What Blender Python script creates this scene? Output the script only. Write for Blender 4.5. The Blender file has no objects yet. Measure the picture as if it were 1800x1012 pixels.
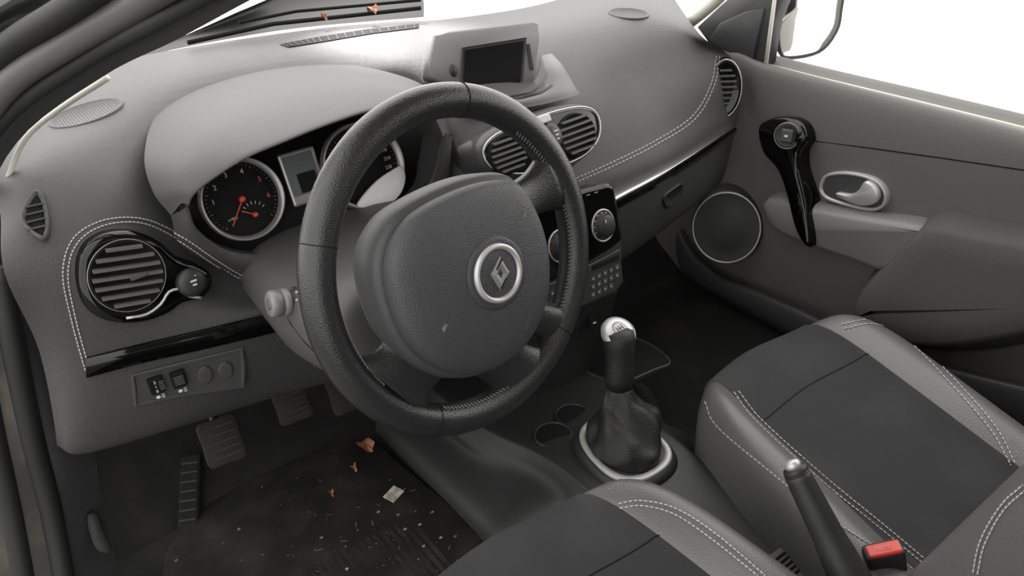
import bpy, math, random
from mathutils import Vector, Matrix
from mathutils.bvhtree import BVHTree
random.seed(4)
V=Vector
# ---------------------------------------------------------------- camera
F=1450.0
CAM=V((-.745,-.655,1.04))
Wf=V((.485,.706,-.515)).normalized()
R=V((.803,-.593,-.057)); R=(R-Wf*R.dot(Wf)).normalized()
U=R.cross(Wf).normalized()
cd=bpy.data.cameras.new('camera'); cam=bpy.data.objects.new('camera',cd)
bpy.context.scene.collection.objects.link(cam)
cd.sensor_width=36; cd.lens=36*F/1800; cd.clip_start=.02
M=Matrix.Identity(4)
for i in range(3):
    M[i][0]=R[i]; M[i][1]=U[i]; M[i][2]=-Wf[i]; M[i][3]=CAM[i]
cam.matrix_world=M
bpy.context.scene.camera=cam
bpy.context.scene.view_settings.view_transform='Standard'

def ray(u,v): return Wf+R*((u-900)/F)-U*((v-506)/F)
def S(u,v,k,val):
    d=ray(u,v)
    if k=='t': return CAM+d*val
    i='xyz'.index(k); return CAM+d*((val-CAM[i])/d[i])
def onp(u,v,o,n):
    d=ray(u,v); return CAM+d*((o-CAM).dot(n)/d.dot(n))
def row(k,pts): return [S(p[0],p[1],k,p[2]) for p in pts]
# ---------------------------------------------------------------- materials
def mat(name,col,rough=.5,metal=0,bump=0,scale=400,spec=.5,coat=0,col2=None,cscale=20,cth=(.45,.6),emit=0,voronoi=False,sheen=0):
    m=bpy.data.materials.new(name); m.use_nodes=True
    nt=m.node_tree; b=nt.nodes['Principled BSDF']
    if not isinstance(col,tuple): col=(col,col,col)
    b.inputs['Base Color'].default_value=(*col,1)
    b.inputs['Roughness'].default_value=rough; b.inputs['Metallic'].default_value=metal
    b.inputs['Specular IOR Level'].default_value=spec; b.inputs['Coat Weight'].default_value=coat
    b.inputs['Sheen Weight'].default_value=sheen
    tc=nt.nodes.new('ShaderNodeTexCoord')
    if bump:
        if voronoi:
            n=nt.nodes.new('ShaderNodeTexVoronoi'); n.inputs['Scale'].default_value=scale; out=n.outputs['Distance']
        else:
            n=nt.nodes.new('ShaderNodeTexNoise'); n.inputs['Scale'].default_value=scale; out=n.outputs[0]
        nt.links.new(tc.outputs['Object'],n.inputs['Vector'])
        bp=nt.nodes.new('ShaderNodeBump'); bp.inputs['Strength'].default_value=bump; bp.inputs['Distance'].default_value=.001
        nt.links.new(out,bp.inputs['Height']); nt.links.new(bp.outputs[0],b.inputs['Normal'])
    if col2:
        if not isinstance(col2,tuple): col2=(col2,col2,col2)
        n=nt.nodes.new('ShaderNodeTexNoise'); n.inputs['Scale'].default_value=cscale; n.inputs['Detail'].default_value=6
        nt.links.new(tc.outputs['Object'],n.inputs['Vector'])
        r=nt.nodes.new('ShaderNodeValToRGB'); r.color_ramp.elements[0].position=cth[0]; r.color_ramp.elements[1].position=cth[1]
        r.color_ramp.elements[0].color=(*col,1); r.color_ramp.elements[1].color=(*col2,1)
        nt.links.new(n.outputs[0],r.inputs[0]); nt.links.new(r.outputs[0],b.inputs['Base Color'])
    if emit:
        b.inputs['Emission Color'].default_value=(*col,1); b.inputs['Emission Strength'].default_value=emit
    return m
DASH=mat('dash_soft_plastic',(.047,.046,.0465),.45,bump=.5,scale=900,col2=(.053,.052,.052),cscale=6,voronoi=True,spec=.42)
HOODM=mat('hood_soft_plastic',(.058,.056,.054),.45,bump=.4,scale=900,voronoi=True,spec=.42)
PLAST=mat('hard_plastic',(.048,.0475,.049),.5,bump=.3,scale=700)
PLASTD=mat('dark_plastic',(.018,.018,.018),.5,bump=.2,scale=600)
BLACK=mat('matte_black',(.005,.005,.005),.8,spec=.2)
GLOSS=mat('piano_black',(.002,.002,.002),.05,spec=.4)
CHROME=mat('chrome',(.8,.8,.8),.14,1)
SATIN=mat('satin_silver',(.52,.52,.51),.42,.55)
DIALR=mat('dial_ring_silver',(.30,.285,.28),.35,.6)
SILV=mat('silver_paint',(.40,.40,.39),.38,.25)
LEATH=mat('wheel_leather',(.017,.017,.0175),.27,bump=.3,scale=700,voronoi=True,spec=.6)
BOOTM=mat('boot_leather',(.013,.013,.013),.5,bump=.5,scale=500,voronoi=True)
PADM=mat('airbag_plastic',(.046,.0455,.049),.44,bump=.5,scale=800,voronoi=True)
SEATL=mat('seat_leather',(.098,.097,.096),.34,bump=.35,scale=500,voronoi=True,col2=(.110,.108,.107),cscale=5)
FABR=mat('seat_fabric',(.035,.035,.036),.95,bump=.9,scale=1500,col2=(.043,.042,.043),cscale=8,spec=.15,sheen=.05)
CARP=mat('carpet',(.014,.014,.0138),.95,bump=1,scale=600,col2=(.026,.0245,.023),cscale=9,cth=(.5,.75),spec=.1)
MATM=mat('mat_carpet',(.016,.0155,.015),.95,bump=1,scale=500,col2=(.046,.041,.036),cscale=14,cth=(.45,.85),spec=.1)
DOORM=mat('door_plastic',(.112,.108,.100),.5,bump=.35,scale=700,voronoi=True)
STIT=mat('thread',(.42,.41,.40),.8)
WHITE=mat('print_white',(.6,.6,.6),.6)
DIALW=mat('dial_print',(.42,.42,.42),.6)
GREYM=mat('print_grey',(.22,.22,.22),.6)
REDM=mat('red',(.55,.045,.03),.4)
REDB=mat('red_plastic',(.60,.06,.045),.35)
PINK=mat('red_print',(.74,.22,.19),.5)
SCREEN=mat('screen_glass',(.004,.004,.005),.22,spec=.15)
LCDM=mat('lcd',(.08,.085,.09),.25)
RUB=mat('rubber',(.010,.010,.010),.6)
PEDM=mat('pedal_rubber',(.026,.024,.022),.75,spec=.2)
BODY=mat('body_paint',(.02,.02,.02),.15,coat=1)
BODYG=mat('sill_paint',(.025,.025,.022),.3,col2=(.07,.065,.05),cscale=8)
CREAM=mat('cream_trim',(.55,.53,.46),.7)
MIRR=mat('mirror_glass',(.95,.95,.95),.02,1)
GREYP=mat('grey_trim',(.095,.093,.092),.42,bump=.2,scale=600)
GREYL=mat('light_grey_trim',(.165,.163,.160),.38,bump=.2,scale=600)
LEAFM=mat('dry_leaf',(.22,.07,.03),.8,col2=(.35,.15,.07),cscale=60)
GLARE=mat('painted_glare',(.70,.70,.68),.5)
CONC=mat('pale_concrete',(.72,.70,.62),.9,col2=(.8,.78,.70),cscale=3)
DARKGR=mat('added_dark_ground',(.12,.12,.115),.9,col2=(.18,.175,.165),cscale=8)
# ---------------------------------------------------------------- mesh helpers
WL={}; BV={}; COL=bpy.context.scene.collection
def mk(name,vs,fs,mt,parent=None,smooth=True,base=None):
    vs=[V(v) for v in vs]
    c=V(((max(v.x for v in vs)+min(v.x for v in vs))/2,(max(v.y for v in vs)+min(v.y for v in vs))/2,min(v.z for v in vs)))
    me=bpy.data.meshes.new(name); me.from_pydata([v-c for v in vs],[],fs); me.update()
    if smooth:
        for p in me.polygons: p.use_smooth=True
    if mt: me.materials.append(mt)
    o=bpy.data.objects.new(name,me); COL.objects.link(o)
    WL[o]=c
    if parent: o.parent=parent; o.location=c-WL[parent]
    else: o.location=c
    BV[o]=BVHTree.FromPolygons(vs,fs)
    return o
def empty(name,loc,label,cat,group=None):
    o=bpy.data.objects.new(name,None); o.empty_display_size=.03; COL.objects.link(o)
    o.location=loc; WL[o]=V(loc); top(o,label,cat,group); return o
def top(o,label,cat,group=None,kind=None):
    o['label']=label; o['category']=cat
    if group:o['group']=group
    if kind:o['kind']=kind
def struct(o): o['kind']='structure'; return o
def lab(o,l): o['label']=l; return o
def bevel(o,w,seg=2):
    m=o.modifiers.new('bevel','BEVEL'); m.width=w; m.segments=seg; m.limit_method='ANGLE'; return o
def cr(p,n,closed=False):
    out=[];N=len(p)
    rng=range(N if closed else N-1)
    for i in rng:
        if closed: a,b,c,d=p[(i-1)%N],p[i],p[(i+1)%N],p[(i+2)%N]
        else:
            b,c=p[i],p[i+1]; a=p[i-1] if i>0 else b*2-c; d=p[i+2] if i+2<N else c*2-b
        for k in range(n):
            t=k/n
            out.append(.5*((2*b)+(c-a)*t+(2*a-5*b+4*c-d)*t*t+(3*b-a-3*c+d)*t**3))
    if not closed: out.append(p[-1].copy())
    return out
def grid(rows,nu,nv,closed=False):
    rr=[cr(r,nu,closed) for r in rows]
    cols=[cr([r[i] for r in rr],nv) for i in range(len(rr[0]))]
    return [[c[j] for c in cols] for j in range(len(cols[0]))]
def gridmesh(g,closed=False):
    vs=[p for r in g for p in r]; n=len(g[0]); fs=[]
    for j in range(len(g)-1):
        for i in range(n if closed else n-1):
            i2=(i+1)%n
            fs.append((j*n+i,j*n+i2,(j+1)*n+i2,(j+1)*n+i))
    return vs,fs
def loft(name,rows,mt,parent=None,nu=6,nv=6,closed=False):
    vs,fs=gridmesh(grid(rows,nu,nv,closed),closed)
    return mk(name,vs,fs,mt,parent)
def loops(name,ls,mt,parent=None,cap0=False,cap1=True,smooth=True):
    vs,fs=gridmesh(ls,True); n=len(ls[0])
    if cap0: fs.append(tuple(range(n))[::-1])
    if cap1: fs.append(tuple((len(ls)-1)*n+i for i in range(n)))
    return mk(name,vs,fs,mt,parent,smooth)
class Fr:
    def __init__(s,o,n,up=V((0,0,1))):
        s.o=V(o); s.n=V(n).normalized(); up=V(up); s.b=(up-s.n*up.dot(s.n)).normalized(); s.a=s.b.cross(s.n)
    def P(s,a,b,h=0): return s.o+s.a*a+s.b*b+s.n*h
    def circ(s,ra,rb,h=0,k=48,ca=0,cb=0,rot=0):
        out=[]
        for i in range(k):
            t=2*math.pi*i/k; x=ra*math.cos(t); y=rb*math.sin(t)
            out.append(s.P(ca+x*math.cos(rot)-y*math.sin(rot),cb+x*math.sin(rot)+y*math.cos(rot),h))
        return out
    def tr(s,u,v,h=0): return onp(u,v,s.o+s.n*h,s.n)
    def ab(s,u,v,h=0):
        p=s.tr(u,v,h)-s.o; return p.dot(s.a),p.dot(s.b)
def ccw(pts,n):
    c=sum(pts,V())/len(pts); a=V()
    for i in range(len(pts)): a+=(pts[i]-c).cross(pts[(i+1)%len(pts)]-c)
    return pts if a.dot(n)>0 else pts[::-1]
def inset(pts,n,d):
    N=len(pts);out=[]
    for i in range(N):
        e1=(pts[i]-pts[i-1]); e2=(pts[(i+1)%N]-pts[i])
        m=n.cross(e1.normalized())+n.cross(e2.normalized())
        m=m.normalized() if m.length>1e-6 else V()
        out.append(pts[i]+m*d)
    return out
def pad(name,pts,n,layers,mt,parent=None,sm=4,cap=True,smooth=True):
    n=V(n).normalized(); pts=ccw(pts,n)
    if sm>1: pts=cr(pts,sm,True)
    ls=[[p+n*h for p in inset(pts,n,d)] for h,d in layers]
    return loops(name,ls,mt,parent,False,cap,smooth)
def dome(name,pts,n,layers,mt,parent=None,sm=4):
    n=V(n).normalized(); pts=ccw(pts,n)
    if sm>1: pts=cr(pts,sm,True)
    c=sum(pts,V())/len(pts)
    ls=[[c+(p-c)*s+n*h for p in pts] for h,s in layers]
    return loops(name,ls,mt,parent,False,True)
def tube(name,pts,r,mt,parent=None,k=14,closed=False,cap=True,flat=1,up=None):
    N=len(pts); rs=r if isinstance(r,list) else [r]*N
    ls=[];prev=None
    for i in range(N):
        if closed: t=(pts[(i+1)%N]-pts[i-1]).normalized()
        else: t=(pts[min(i+1,N-1)]-pts[max(i-1,0)]).normalized()
        if prev is None:
            ref=up or (V((0,0,1)) if abs(t.z)<.9 else V((1,0,0))); a=(ref-t*ref.dot(t)).normalized()
        else: a=(prev-t*prev.dot(t)).normalized()
        prev=a; b=t.cross(a)
        ls.append([pts[i]+a*rs[i]*flat*math.cos(2*math.pi*j/k)+b*rs[i]*math.sin(2*math.pi*j/k) for j in range(k)])
    if closed: ls.append(ls[0])
    return loops(name,ls,mt,parent,cap and not closed,cap and not closed)
class MB:
    def __init__(s): s.v=[];s.f=[]
    def box(s,c,ax,hs):
        b=len(s.v)
        for i in (-1,1):
            for j in (-1,1):
                for k in (-1,1): s.v.append(c+ax[0]*i*hs[0]+ax[1]*j*hs[1]+ax[2]*k*hs[2])
        for q in ((0,1,3,2),(4,6,7,5),(0,4,5,1),(2,3,7,6),(0,2,6,4),(1,5,7,3)): s.f.append(tuple(b+x for x in q))
    def loop(s,ls,cap0=True,cap1=True):
        b=len(s.v); v,f=gridmesh(ls,True); n=len(ls[0])
        s.v+=v; s.f+=[tuple(b+x for x in q) for q in f]
        if cap0: s.f.append(tuple(b+i for i in range(n))[::-1])
        if cap1: s.f.append(tuple(b+(len(ls)-1)*n+i for i in range(n)))
    def mk(s,name,mt,parent=None,smooth=False): return mk(name,s.v,s.f,mt,parent,smooth)
def box(name,c,hs,mt,parent=None,ax=None,bv=.003):
    m=MB(); m.box(V(c),ax or (V((1,0,0)),V((0,1,0)),V((0,0,1))),hs); o=m.mk(name,mt,parent)
    if bv: bevel(o,bv)
    return o
def hit(u,v,*objs):
    best=None
    for o in objs:
        l,n,i,d=BV[o].ray_cast(CAM,ray(u,v).normalized())
        if l and (best is None or d<best[2]):
            if n.dot(ray(u,v))>0: n=-n
            best=(l,n,d)
    return best
def stitch(name,lines,objs,parent,off=.0012,pitch=9,r=.0007,mt=None):
    mb=MB()
    for pts in lines:
        P=cr([V((p[0],p[1],0)) for p in pts],12)
        ln=[0]
        for i in range(1,len(P)): ln.append(ln[-1]+(P[i]-P[i-1]).length)
        def at(s):
            for i in range(1,len(P)):
                if ln[i]>=s:
                    f=(s-ln[i-1])/max(ln[i]-ln[i-1],1e-6); return P[i-1].lerp(P[i],f)
            return P[-1]
        s=0
        while s<ln[-1]:
            a=at(s);b=at(s+pitch*.68); s+=pitch
            ha=hit(a.x,a.y,*objs);hb=hit(b.x,b.y,*objs)
            if not ha or not hb: continue
            p,q=ha[0]+ha[1]*off,hb[0]+hb[1]*off
            if (q-p).length>.04 or (q-p).length<1e-5: continue
            t=(q-p).normalized(); w=t.cross(ha[1]).normalized(); n=w.cross(t)
            mb.box((p+q)/2,(t,w,n),((q-p).length/2,r,r*.7))
    if mb.v:
        o=mb.mk(name,mt or STIT,parent); o['kind']='stuff'; return o
def text(name,s,fr,a,b,h,size,mt,parent,rot=0):
    c=bpy.data.curves.new(name,'FONT'); c.body=s; c.size=size; c.extrude=.0002; c.align_x='CENTER'; c.align_y='CENTER'
    o=bpy.data.objects.new(name+'_tmp',c); COL.objects.link(o)
    dg=bpy.context.evaluated_depsgraph_get(); dg.update()
    me=bpy.data.meshes.new_from_object(o.evaluated_get(dg))
    bpy.data.objects.remove(o)
    cs,sn=math.cos(rot),math.sin(rot)
    vs=[fr.P(a+v.co.x*cs-v.co.y*sn,b+v.co.x*sn+v.co.y*cs,h+v.co.z) for v in me.vertices]
    fs=[tuple(p.vertices) for p in me.polygons]
    return mk(name,vs,fs,mt,parent,False)
def slats(name,fr,ra,rb,n,mt,parent,h=.008,tilt=.5,dep=.009,shape=2.0,th=.0013,tw=0):
    mb=MB(); 
    aa=(fr.a*math.cos(tw)+fr.b*math.sin(tw)); bb=fr.n.cross(aa)
    ax1=(bb*math.cos(tilt)+fr.n*math.sin(tilt)).normalized(); nn=aa.cross(ax1)
    for i in range(n):
        y=-rb+2*rb*(i+.5)/n
        l=ra*(1-abs(y/rb)**shape)**(1/shape)
        mb.box(fr.o+bb*y+fr.n*h,(aa,nn,ax1),(l,dep,th))
    for q in (-.35,.35): mb.box(fr.o+aa*q*ra+fr.n*(h-.006),(aa,bb,fr.n),(.001,rb*.85,.002))
    return mb.mk(name,mt,parent)
Z=V((0,0,1)); X=V((1,0,0)); Y=V((0,1,0))
# ================================================================= setting
CX=-.065
def sbox(name,c,hs,mt): return struct(box(name,c,hs,mt,bv=0))
sbox('floor',(CX,-.2,-.02),(.72,1.15,.02),CARP)
fw=loft('wall_front',[[V((-.80,.50,0.0)),V((CX,.56,0.0)),V((.68,.56,0.0))],[V((-.80,.66,.10)),V((CX,.7,.10)),V((.68,.7,.10))],[V((-.80,.78,.40)),V((CX,.80,.40)),V((.68,.8,.40))],[V((-.80,.80,.62)),V((CX,.84,.61)),V((.68,.84,.56))]],CARP,nu=3,nv=4); struct(fw)
sbox('wall_back',(CX,-1.34,.55),(.66,.03,.56),PLAST)
sbox('wall_right',(.62,-.98,.56),(.02,.34,.56),PLAST)
gr=sbox('ground',(7.6,0,-.36),(7,14,.02),CONC)
gr=sbox('ground',(-6.4,0,-.36),(7,14,.02),DARKGR)  # unseen dark ground, added on the driver side to cut bounced light
rf=loft('ceiling',[[V((-.56,.12,1.17)),V((CX,.22,1.21)),V((.44,.12,1.17))],[V((-.58,-.6,1.24)),V((CX,-.6,1.28)),V((.46,-.6,1.24))],[V((-.58,-1.4,1.2)),V((CX,-1.4,1.23)),V((.46,-1.4,1.2))]],CREAM,nu=6,nv=6); struct(rf)
# ================================================================= dashboard
dash=empty('dashboard',(CX,.35,.2),'dark grey soft-touch dashboard with white contrast stitching','dashboard')
rows=[
 row('z',[(-40,190,.69),(60,140,.69),(250,98,.69),(400,72,.685),(560,50,.68),(690,38,.675),(780,34,.67),(920,14,.66),(1030,-14,.65),(1110,-30,.64),(1170,-25,.63)]),
 row('z',[(-20,270,.68),(100,205,.69),(250,170,.70),(400,140,.70),(560,115,.70),(690,105,.695),(810,95,.68),(970,65,.67),(1090,40,.655),(1160,35,.645),(1230,60,.62)]),
 row('y',[(0,370,.42),(75,310,.43),(220,290,.43),(400,330,.46),(560,280,.47),(700,250,.46),(815,212,.345),(985,168,.345),(1110,150,.40),(1215,110,.42),(1288,105,.44)]),
 row('y',[(8,480,.335),(110,450,.34),(240,430,.345),(400,495,.345),(540,490,.345),(700,420,.345),(835,315,.295),(1000,290,.285),(1130,250,.33),(1225,200,.38),(1300,175,.42)]),
 row('y',[(70,620,.35),(148,645,.32),(300,607,.31),(420,578,.30),(540,545,.30),(700,505,.29),(860,450,.28),(1000,390,.27),(1150,315,.31),(1235,262,.36),(1292,228,.40)]),
 row('y',[(100,780,.355),(150,795,.34),(310,750,.33),(440,710,.335),(560,675,.34),(700,640,.34),(860,570,.34),(1000,520,.34),(1110,445,.35),(1210,370,.37),(1262,325,.41)])]
rows.append([p+V((0,.10,-.005)) for p in rows[-1]])
rows.append([p+V((0,.30,.03)) for p in rows[-2]])
db=loft('dash_panel',rows,DASH,dash,nu=8,nv=8)
r0=row('y',[(300,378,.33),(268,335,.36),(254,270,.42)])+row('z',[(280,195,.69),(360,145,.697),(480,115,.70),(600,112,.697),(710,135,.69),(770,172,.675)])+row('y',[(795,240,.35)])
lip=row('y',[(330,360,.295),(340,338,.285),(375,308,.27),(430,272,.25),(500,242,.24),(575,213,.24),(650,190,.245),(715,183,.25),(758,196,.26),(780,240,.28)])
def mid(a,b,t,o): return [p.lerp(q,t)+o for p,q in zip(a,b)]
hood=loft('instrument_hood',[r0,mid(r0,lip,.3,V((0,0,.002))),mid(r0,lip,.7,V((0,0,.006))),lip,[p+V((0,.012,-.008)) for p in lip],[p+V((0,.07,-.012)) for p in lip]],HOODM,dash,nu=8,nv=6)
oc=row('y',[(300,378,.33),(318,430,.335),(385,470,.335),(480,494,.33),(570,485,.33),(700,430,.33),(780,350,.325),(795,240,.35)])
ic=row('y',[(330,360,.295),(348,405,.30),(400,440,.31),(470,446,.31),(560,420,.31),(680,375,.31),(755,325,.30),(780,240,.28)])
low=loft('cluster_surround',[oc,mid(oc,ic,.5,V((0,-.012,.004))),ic,[p+V((0,.015,-.003)) for p in ic],[p+V((0,.05,0)) for p in ic]],DASH,dash,nu=8,nv=5)
def strip(name,top_,bot,mt,off,nm=None):
    T=cr([V((a,b,0)) for a,b in top_],8);B=cr([V((a,b,0)) for a,b in bot],8)
    l=[]
    for t,b in zip(T,B):
        a=hit(t.x,t.y,db);c=hit(b.x,b.y,db)
        if a and c: l.append((a[0],a[1],c[0],c[1]))
    rr=[[x[0] for x in l],[x[0]+x[1]*off for x in l],[(x[0]+x[2])/2+x[1]*off*1.3 for x in l],[x[2]+x[3]*off for x in l],[x[2] for x in l]]
    vs,fs=gridmesh(rr); return mk(name,vs,fs,mt,dash)
lab(strip('trim_strip',[(150,628),(250,603),(350,580),(480,549)],[(152,660),(250,634),(350,612),(482,580)],GLOSS,.006),'piano black trim strip')
lab(strip('trim_strip',[(1020,378),(1085,343),(1150,309),(1220,267),(1288,222)],[(1020,396),(1090,360),(1155,323),(1225,279),(1290,232)],GLOSS,.006),'piano black trim strip')
lab(strip('chrome_strip',[(1020,375),(1085,340),(1150,306),(1220,264),(1288,219)],[(1020,378),(1085,343),(1150,308.5),(1220,266),(1288,220.5)],CHROME,.008),'thin chrome line')
stitch('stitching',[[(150,650),(125,560),(110,480),(128,420),(180,388),(250,385),(320,415),(380,455),(430,485),(478,500)],
 [(157,648),(133,560),(119,482),(136,427),(184,396),(250,393),(316,423),(376,463),(427,493),(476,508)],
 [(1258,98),(1248,150),(1215,205),(1150,248),(1080,283),(1008,315)],[(1264,98),(1254,152),(1220,210),(1153,254),(1083,289),(1010,321)]],[db,low],dash,pitch=7)
def at(u,v,*o,up=Z,n=None):
    h=hit(u,v,*o); return Fr(h[0],n or h[1],up)
for (u,v,ra,rb) in ((152,199,.050,.045),(1105,24,.042,.038)):
    f=at(u,v,db,up=Y)
    g=loops('speaker_grille',[f.circ(ra,rb,-.001),f.circ(ra,rb,.0012),f.circ(ra*.96,rb*.96,.0016),f.circ(ra*.94,rb*.94,.0008)],DASH,dash)
    mb=MB()
    for i in range(-12,13):
        for j in range(-12,13):
            x,y=i*ra/13,j*rb/13
            if (x/ra)**2+(y/rb)**2<.8: mb.box(f.P(x,y,.0008),(f.a,f.b,f.n),(.0005,.0005,.0002))
    mb.mk('grille_holes',PLASTD,g)['kind']='stuff'
T=[(492,79),(560,66),(650,52),(744,42)];Bt=[(508,84),(565,75),(655,60),(744,49)]
rr=[]
for i in range(3):
    for k in range(12):
        t=k/12
        a=hit(T[i][0]+(T[i+1][0]-T[i][0])*t,T[i][1]+(T[i+1][1]-T[i][1])*t,db);b=hit(Bt[i][0]+(Bt[i+1][0]-Bt[i][0])*t,Bt[i][1]+(Bt[i+1][1]-Bt[i][1])*t,db)
        if a and b: rr.append([a[0]+V((0,0,.0015)),b[0]+V((0,0,.0015))])
vs,fs=gridmesh(rr); dv=mk('demister_slot',vs,fs,BLACK,dash)
mb=MB()
for r_ in rr[::2]:
    d=(r_[1]-r_[0]); mb.box((r_[0]+r_[1])/2+V((0,0,.0003)),(d.normalized(),d.cross(Z).normalized(),Z),(d.length/2,.0006,.0004))
mb.mk('demister_fins',PLASTD,dv)
f=at(62,380,db); 
sv=pad('demister_vent',[f.tr(*p) for p in [(66,336),(80,352),(88,395),(80,422),(60,415),(40,395),(38,378),(50,352)]],f.n,[(-.002,0),(.004,0),(.005,.003),(.001,.005)],DASH,dash)
pad('vent_cavity',[f.tr(*p) for p in [(64,346),(74,358),(80,393),(74,412),(60,405),(46,390),(46,378),(54,358)]],f.n,[(.0015,0),(.0022,.001)],BLACK,sv)
mb=MB()
for i in range(4):
    p=f.tr(62+i*1.5,362+i*13,.003); mb.box(p,(f.a,f.b,f.n),(.010,.0012,.002))
mb.mk('vent_fins',PLASTD,sv)
# ---- round driver vent
h_=hit(232,487,db); f=Fr(h_[0],(h_[1]+V((0,-.2,.0))).normalized()); f.o=f.o+f.n*.010
out=[(136,490),(140,450),(160,422),(195,407),(240,407),(280,424),(310,450),(345,463),(370,480),(373,503),(356,524),(322,533),(298,550),(258,565),(215,568),(175,558),(148,532)]
bz=pad('air_vent',[f.tr(*p) for p in out],f.n,[(-.035,-.001),(-.004,0),(.001,.002),(.004,.006),(.004,.010)],GLOSS,dash); lab(bz,'round air vent in a teardrop piano black bezel')
a0,b0=f.ab(224,484,.004); fv=Fr(f.P(a0,b0,.004),f.n)
rv=.0410
loops('vent_cavity',[fv.circ(rv*1.05,rv*1.05,-.001),fv.circ(rv*1.03,rv*1.03,.002),fv.circ(rv*.98,rv*.98,.002),fv.circ(rv*.96,rv*.96,.0005)],BLACK,bz)
sa=f.tr(285,456)-f.tr(160,474); tw_=math.atan2(sa.dot(fv.b),sa.dot(fv.a))
slats('louver',fv,rv*.95,rv*.95,7,GREYP,bz,h=.003,tilt=.15,dep=.0045,tw=tw_,th=.0018)
box('louver_tab',fv.P(.010,-.004,.008),(.010,.0026,.002),PLAST,bz,(fv.a,fv.b,fv.n),.001)
a1,b1=f.ab(338,497,.010); fk=Fr(f.P(a1,b1,.004),f.n)
kn=loops('vent_knob',[fk.circ(.0180,.0180,-.004),fk.circ(.0180,.0180,.004),fk.circ(.0165,.0165,.008),fk.circ(.011,.011,.0105),fk.circ(.004,.004,.011)],PLASTD,bz)
mb=MB()
for i in range(4): mb.box(fk.P(.001,-.007+i*.005,.0112-abs(i-1.5)*.0008),(fk.a,fk.b,fk.n),(.0012+.0013*i,.0010,.0006))
mb.mk('knob_marking',WHITE,kn)
lab(tube('chrome_ring',cr([f.tr(*p,.005) for p in [(222,559),(258,552),(283,534),(297,513),(318,508),(332,520),(354,523)]],3),.0018,SATIN,bz,k=8),'thin chrome accent')
tube('chrome_ring',fv.circ(rv*1.06,rv*1.06,.001),.0006,DIALR,bz,k=8,closed=True)
# ---- centre vents
fc=Fr(S(955,250,'y',.270),V((.05,-.90,.42)))
out=[(850,262),(872,236),(925,213),(985,193),(1030,188),(1052,205),(1053,240),(1030,270),(990,290),(940,303),(885,303),(858,288)]
cvb=pad('air_vent',[fc.tr(*p,.0) for p in out],fc.n,[(-.012,0),(.0,.002),(.002,.005)],GLOSS,dash); lab(cvb,'twin oval centre air vents with black bezel')
lab(pad('vent_surround',[fc.tr(*p,.0) for p in out],fc.n,[(-.09,-.022),(-.035,-.012),(-.012,-.006),(-.003,-.003),(-.002,.003)],DASH,cvb),'dash-coloured pod around the vents')
tube('chrome_ring',cr([fc.tr(*p,.003) for p in out],4,True),.0013,SATIN,cvb,k=8,closed=True)
for (u,v,rx,ry) in ((891,272,.032,.026),(1012,237,.037,.030)):
    a,b=fc.ab(u,v,.003); g=Fr(fc.P(a,b,.003),fc.n)
    loops('vent_cavity',[g.circ(rx*1.07,ry*1.1,-.001,rot=.12),g.circ(rx*1.03,ry*1.04,.004,rot=.12),g.circ(rx*.96,ry*.96,.004,rot=.12),g.circ(rx*.93,ry*.93,.0005,rot=.12)],BLACK,cvb)
    slats('louver',g,rx*.92,ry*.94,6,GREYP,cvb,h=.004,tilt=.2,dep=.004,shape=2.6,th=.0015)
a,b=fc.ab(968,240,.008); g=Fr(fc.P(a,b,.010),fc.n)
kn=loops('vent_knob',[g.circ(.017,.019,-.010),g.circ(.017,.019,.004),g.circ(.013,.015,.008),g.circ(.004,.005,.009)],PLASTD,cvb)
mb=MB()
for i in range(3): mb.box(g.P(.004,-.006+i*.006,.0092),(g.a,g.b,g.n),(.002+.001*i,.0009,.0005))
mb.mk('knob_marking',WHITE,kn)
box('hazard_button',g.P(-.004,.027,-.003),(.013,.006,.005),SILV,cvb,(g.a,g.b,g.n),.002)
# ---- passenger vent
f=at(1273,155,db); f=Fr(f.o,V((-.62,-.70,.12)))
pv=loops('air_vent',[f.circ(.034,.058,-.03),f.circ(.034,.058,.004),f.circ(.031,.054,.008),f.circ(.027,.050,.006)],GLOSS,dash)
tube('chrome_ring',f.circ(.033,.057,.006),.0013,SATIN,pv,k=8,closed=True)
loops('vent_cavity',[f.circ(.026,.042,.005,cb=.004),f.circ(.024,.040,.003,cb=.004)],BLACK,pv)
slats('louver',Fr(f.P(0,.004,.003),f.n),.023,.038,7,GREYP,pv,h=.003,tilt=.35,dep=.004)
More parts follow.
